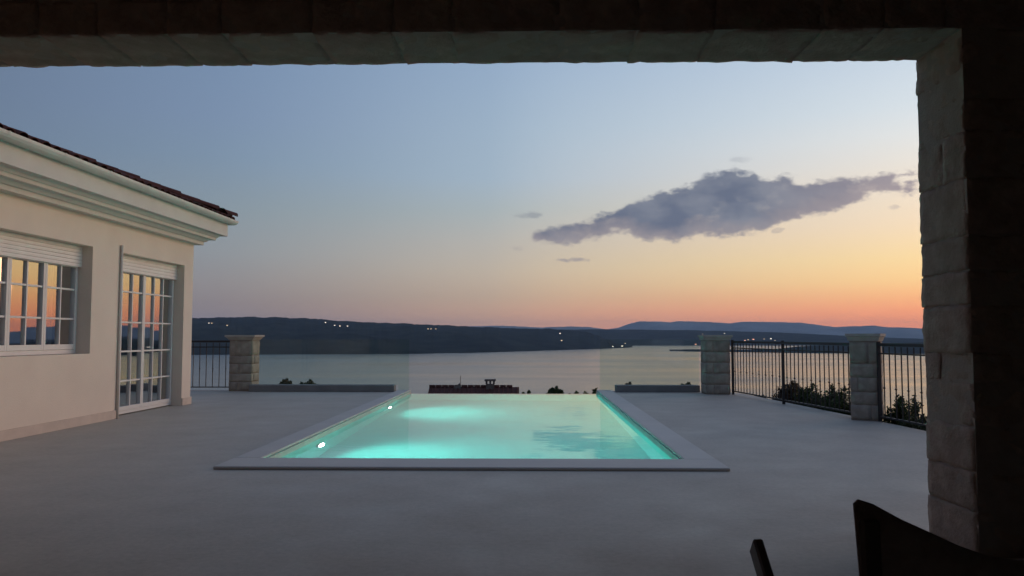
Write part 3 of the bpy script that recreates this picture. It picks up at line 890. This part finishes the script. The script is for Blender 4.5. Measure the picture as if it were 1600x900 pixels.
# ------------------------------------------------------------------ neighbour's roof below the pool edge
NY = 45.0
pL, pR = at_y(671, 604.5, NY), at_y(811, 604.5, NY)
rzn = pL.z
nb = empty('neighbour_house', ((pL.x + pR.x) / 2, NY, rzn - 5.0))
tag(nb, 'house on the slope below with dark red roof and square chimney', 'house')
x0, x1 = pL.x, pR.x
MB().box(x0 + .2, x1 - .2, NY - 3.6, NY + 3.6, rzn - 9.5, rzn - 1.75).build('wall', 'far_wall', nb)
rm = MB()
rm.add([(x0, NY - 4, rzn - 1.9), (x1, NY - 4, rzn - 1.9), (x1, NY, rzn), (x0, NY, rzn), (x0, NY + 4, rzn - 1.9), (x1, NY + 4, rzn - 1.9),
        (x0, NY - 4, rzn - 2.05), (x1, NY - 4, rzn - 2.05), (x1, NY + 4, rzn - 2.05), (x0, NY + 4, rzn - 2.05)],
       [(0, 1, 2, 3), (3, 2, 5, 4), (0, 6, 7, 1), (5, 8, 9, 4), (0, 3, 4, 9, 6), (1, 7, 8, 5, 2), (6, 9, 8, 7)])
nroof = rm.build('roof', 'roof_deck', nb)
for i in range(int((x1 - x0) / .36)):
    MB().tube([(x0 + .36 * i, NY, rzn + .01), (x0 + .36 * i + .33, NY, rzn + .02)], [.11, .095], 7).build('ridge_tile', 'roof_tile', nroof)
n_t = int((x1 - x0) / .24)
for i in range(n_t):
    xx = x0 + .12 + i * (x1 - x0 - .24) / (n_t - 1)
    MB().tube([(xx, NY - .08, rzn - .03), (xx, NY - 4.03, rzn - 1.905)], [.045, .055], 6).build('tile_row', 'roof_tile', nroof)
c0, c1 = at_y(758, 604, NY).x, at_y(774, 604, NY).x
cm = MB().box(c0 + .06, c1 - .06, NY - .25, NY + .25, rzn - .3, rzn + .16)
chm = cm.build('chimney', 'chimney', nb)
ztop = at_y(765, 592.5, NY).z
for qx in (c0 + .08, (c0 + c1) / 2, c1 - .08):
    MB().box(qx - .045, qx + .045, NY - .24, NY - .15, rzn + .161, ztop - .10).build('chimney_pier', 'chimney', chm)
    MB().box(qx - .045, qx + .045, NY + .15, NY + .24, rzn + .161, ztop - .10).build('chimney_pier', 'chimney', chm)
MB().box(c0 - .02, c1 + .02, NY - .3, NY + .3, ztop - .099, ztop).build('chimney_cap', 'chimney', chm)
ax = at_y(716, 604, NY).x
MB().add([(ax - .35, NY - .2, rzn - .1), (ax + .16, NY - .2, rzn - .1), (ax + .12, NY - .1, rzn + .24), (ax - .35, NY + .2, rzn - .1), (ax + .16, NY + .2, rzn - .1), (ax + .12, NY + .1, rzn + .24)],
         [(0, 1, 2), (3, 5, 4), (0, 2, 5, 3), (1, 4, 5, 2), (0, 3, 4, 1)]).build('roof_vent', 'chimney', nroof)
MB().tube([(ax + .12, NY, rzn), (ax + .12, NY, rzn + .62)], .016, 5).build('aerial', 'iron', nroof)

# ------------------------------------------------------------------ shrubs and tree tops
def foliage(name, parent, m, blobs, n, leaf, seed):
    rng = random.Random(seed); mb = MB(); tot = sum(b_[3] for b_ in blobs)
    for (bx, by, bz, br, sq) in [(*b_[:3], b_[3], b_[4] if len(b_) > 4 else 1.0) for b_ in blobs]:
        for _ in range(int(n * br / tot)):
            d = Vector((rng.gauss(0, 1), rng.gauss(0, 1), rng.gauss(0, 1)))
            d = d.normalized() * (rng.random() ** .45) * br
            c = Vector((bx, by, bz)) + Vector((d.x, d.y, d.z * sq))
            a = Vector((rng.uniform(-1, 1), rng.uniform(-1, 1), rng.uniform(-.3, 1))).normalized()
            s = a.orthogonal().normalized(); s.rotate(Matrix.Rotation(rng.uniform(0, 6.28), 3, a))
            l = leaf * rng.uniform(.6, 1.3); wv = a.cross(s)
            mb.add([c - s * l * .5, c + wv * l * .24, c + s * l * .5 + a * l * .1, c - wv * l * .24], [(0, 1, 2, 3)])
    me = bpy.data.meshes.new(name); me.from_pydata(mb.v, [], mb.f); me.update()
    return link(name, me, m, parent)
def shrub(x, y, zb, h, wd, m, label, seed, leaf=.055, n=1500, group='shrubs behind the iron fence', lean=0.0):
    rng = random.Random(seed)
    r = empty('shrub', (x, y, zb)); tag(r, label, 'shrub', group)
    blobs = []; st = MB()
    for i in range(rng.randint(9, 12)):
        a = rng.uniform(0, 6.28); rr = wd * .5 * rng.uniform(.1, .85); hh = h * rng.uniform(.55, 1.0) * (1 - .35 * rr / (wd * .5))
        tip = Vector((x + math.cos(a) * rr + lean, y + math.sin(a) * rr, zb + hh - .06))
        st.tube([(x + math.cos(a) * .03, y + math.sin(a) * .03, zb - .1), ((x + tip.x) / 2 + .02, (y + tip.y) / 2, zb + hh * .5), tip], [.016, .011, .005], 5)
        blobs.append((tip.x, tip.y, tip.z - .02, wd * rng.uniform(.12, .19), 1.1))
        blobs.append(((x + tip.x) / 2, (y + tip.y) / 2, zb + hh * .55, wd * rng.uniform(.18, .27), .9))
        if rng.random() < .6:
            blobs.append((tip.x + rng.uniform(-.03, .03), tip.y, tip.z + h * .10, wd * .045, 2.0))
    st.build('stem', 'bark', r)
    foliage('foliage', r, m, blobs, n, leaf, seed)
    return r
def on_bed(px, dxo=.45):
    """point on the bed just outside the fence in the direction of that photo column"""
    d = ray(px, 525); lo_, hi_ = 5.0, 25.0
    for _ in range(40):
        mid = (lo_ + hi_) / 2
        if d.x / d.y * mid > edge_x(mid) + .25 + dxo: hi_ = mid
        else: lo_ = mid
    return d.x / d.y * lo_, lo_
beds = [(1152, 606, .55, 'leaf', 'small low shrub at the fence foot beside the glass guard post'),
        (1184, 611, .45, 'leaf_olive', 'sparse low tuft shrub along the long fence, next to the small one'),
        (1232, 592, .85, 'leaf_red', 'reddish upright shrub behind the middle post of the long fence'),
        (1262, 601, .80, 'leaf', 'rounded dark shrub behind the long fence next to the reddish one'),
        (1290, 599, .80, 'leaf_olive', 'olive bushy shrub behind the long fence near the slimmer stone post'),
        (1318, 600, .80, 'leaf', 'dense dark shrub against the slimmer stone post behind the long fence'),
        (1400, 603, .60, 'leaf', 'loose tall shrub behind the fence beside the porch pillar'),
        (1432, 622, .60, 'leaf_olive', 'lower spreading shrub behind the fence beside the porch pillar')]
for i, (px, ty, wd, m_, lab) in enumerate(beds):
    bx, by = on_bed(px)
    zb = ground_z(bx, by)
    zt = at_y(px, ty, by).z
    shrub(bx, by, zb, max(.3, zt - zb), wd, m_, lab, 100 + i, n=3600 if wd > .6 else 2200)
# low creeping cover along the bed
rng = random.Random(3); gc = MB()
for _ in range(9000):
    yy = rng.uniform(7.2, 16.9); xx = edge_x(yy) + .33 + rng.random() ** 1.4 * 1.3
    zz = ground_z(xx, yy) + rng.uniform(.02, .26) * (0.35 + 0.65 * max(0, noise.noise(Vector((xx * 1.3, yy * 1.3, 4))) + .4))
    a = Vector((rng.uniform(-1, 1), rng.uniform(-1, 1), rng.uniform(.2, 1))).normalized(); s = a.orthogonal().normalized(); wv = a.cross(s); l = rng.uniform(.03, .065)
    c = Vector((xx, yy, zz)); gc.add([c - s * l * .5, c + wv * l * .25, c + s * l * .5, c - wv * l * .25], [(0, 1, 2, 3)])
me = bpy.data.meshes.new('ground_cover'); me.from_pydata(gc.v, [], gc.f); me.update()
tag(link('ground_cover', me, 'leaf'), kind='stuff')

def slope_tree(px, ty, y, wd, label, seed, spiky=False, m='leaf'):
    top = at_y(px, ty, y); zb = ground_z(top.x, y); h = top.z - zb; rng = random.Random(seed)
    r = empty('tree', (top.x, y, zb)); tag(r, label, 'tree', 'tree tops beyond the terrace edge')
    tr = MB(); tr.tube([(top.x, y, zb - .1), (top.x + .05, y, zb + h * .5), (top.x, y, top.z - .1)], [.09, .06, .015], 7)
    blobs = []
    for i in range(16):
        a = rng.uniform(0, 6.28); t_ = rng.uniform(0, .95); rr = wd * .5 * math.sqrt(1 - t_ * t_) * rng.uniform(.5, 1.1)
        p = (top.x + math.cos(a) * rr, y + math.sin(a) * rr, top.z - wd * .12 - wd * .62 * (1 - t_))
        tr.tube([(top.x, y, p[2] - .35), p], [.03, .008], 5)
        blobs.append((*p, wd * rng.uniform(.07, .17), .9))
    blobs.append((top.x + wd * .06, y, top.z - wd * .07, wd * .07, 1.5)); blobs.append((top.x - wd * .16, y, top.z - wd * .14, wd * .06, 1.6))
    tr.build('trunk', 'bark', r)
    foliage('crown', r, m, blobs, 2600, .10, seed)
slope_tree(824, 611, 33, 1.1, 'little tree top just clear of the pool edge beside the red roof', 1)
slope_tree(868, 604, 31, .75, 'slim tree top with tufted crown standing above the pool edge', 2)
slope_tree(898, 612.5, 30, 1.2, 'low rounded tree top at the pool edge between slim tree and guard', 3)
slope_tree(926, 608, 28, 1.5, 'broad dark tree top at the pool corner beside the shorter glass guard', 4)
slope_tree(481, 594.5, 24, 1.1, 'bushy dark tree top seen through the long glass guard', 5)
slope_tree(447, 593, 23, .35, 'thin sprig of a tree top near the post, through the long guard', 6, m='leaf_olive')
slope_tree(983, 598.5, 23, .40, 'thin sprig of a tree top through the shorter guard near the pool', 7, m='leaf_olive')
slope_tree(1073, 598, 24, .8, 'leafy tree top through the shorter guard against the stone post', 8)

# ------------------------------------------------------------------ lit houses on the far shores
def lit_house(px, py, D, wpx, m, label):
    hits = [h_ for h_ in (t_.ray_cast(Vector((0, 0, EYE)), ray(px, py), 30000.0) for t_ in HILLS) if h_[0] is not None]
    p = min(hits, key=lambda h_: h_[3])[0] if hits else at_y(px, py, D * math.cos(math.atan((px - 826) / F)))
    D = (p - Vector((0, 0, EYE))).length; p = p * ((D - 14) / D); s = D / F
    wd, ht = max(7.0, wpx * s), max(5.0, wpx * s * .62)
    x, y, z = p.x, p.y, p.z - ht * .5
    r = empty('lit_house', (x, y, z)); tag(r, label, 'house', 'lit houses on the far shores')
    MB().box(x - wd * .8, x + wd * .8, y, y + wd, z - 12, z + ht).build('wall', 'far_wall', r)
    MB().add([(x - wd * .9, y - .8, z + ht), (x + wd * .9, y - .8, z + ht), (x + wd * .9, y + wd + .8, z + ht), (x - wd * .9, y + wd + .8, z + ht), (x - wd * .9, y + wd / 2, z + ht * 1.5), (x + wd * .9, y + wd / 2, z + ht * 1.5)],
             [(0, 1, 5, 4), (2, 3, 4, 5), (0, 4, 3), (1, 2, 5), (0, 3, 2, 1)]).build('roof', 'roof_deck', r)
    MB().box(x - wd * .42, x + wd * .42, y - .9, y - .05, z + ht * .12, z + ht * .88).build('window', m, r)
L1 = 'tiny lit house near the hill crest beyond the post beside the white house'
L2 = 'tiny white-lit house in the loose row on the high crest beyond the long guard'
L3 = 'tiny lit house in the close trio on the falling crest beyond the red roof'
LC = 'tiny warm-lit house in the cluster on the low shore under the blue mountains'
for (px, py, D, wpx, m, lab) in [
    (326.5, 505, 5450, 1.6, 'lit_white', L1), (331, 505, 5450, 1.0, 'lit_warm', L1), (355, 508.5, 5300, 1.0, 'lit_warm', L1),
    (508.5, 504, 5500, 1.8, 'lit_white', L2), (523, 508.5, 5300, 1.8, 'lit_white', L2), (543, 509.6, 5250, 1.6, 'lit_white', L2), (531, 509.4, 5250, 0.9, 'lit_white', L2),
    (669, 514, 5200, 1.4, 'lit_warm', L3), (673.5, 514, 5200, 1.6, 'lit_warm', L3), (681, 514.2, 5200, 1.1, 'lit_warm', L3),
    (875, 521, 5150, 2.0, 'lit_white', 'white-lit tiny house on the dark hill, the upper of a pair one above another'),
    (877.5, 532, 4700, 2.0, 'lit_warm', 'warm-lit tiny house on the dark hill, the lower of a pair one above another'),
    (957.5, 541.3, 5100, 1.4, 'lit_white', 'small white-lit house on the dark shore next to the brightest one'),
    (972, 541, 5150, 3.0, 'lit_white', 'brightest wide lit house on the tip of the dark shore'),
    (977, 536.5, 5250, 0.9, 'lit_warm', 'faint lit house above the brightest one at the shore tip'),
    (1087, 538, 6650, 2.4, 'lit_red', 'reddish lit house at the water edge against the glass guard post'),
    (1132, 521, 7900, 1.8, 'lit_white', 'white-lit house high on the low ridge above the glass guard post'),
    (1098, 522, 7900, 1.0, 'lit_warm', 'faint warm-lit house high on the low ridge above the glass guard post'),
    (1164, 532, 7100, 2.2, 'lit_red', LC), (1169, 531, 7100, 1.8, 'lit_warm', LC), (1177, 530.5, 7150, 2.8, 'lit_red', LC),
    (1194, 530, 7200, 1.8, 'lit_warm', LC), (1204.5, 529.3, 7200, 2.2, 'lit_white', 'white-lit house at the end of the warm cluster under the blue mountains'), (1211, 532, 7200, 1.2, 'lit_warm', LC)]:
    lit_house(px, py, D, wpx, m, lab)

# ------------------------------------------------------------------ evening haze over the water
hz = MB().box(-29000, 29000, -300, 19000, LAKE - 17, 335).build('haze', None)
hm = bpy.data.materials.new('haze'); hm.use_nodes = True; hm.node_tree.nodes.clear()
pv = hm.node_tree.nodes.new('ShaderNodeVolumePrincipled'); ho = hm.node_tree.nodes.new('ShaderNodeOutputMaterial')
pv.inputs['Color'].default_value = (0.52, 0.74, 1.0, 1); pv.inputs['Density'].default_value = 4.4e-5
hm.node_tree.links.new(pv.outputs[0], ho.inputs['Volume'])
hz.data.materials.append(hm); tag(hz, kind='stuff')
hm.cycles.homogeneous_volume = True
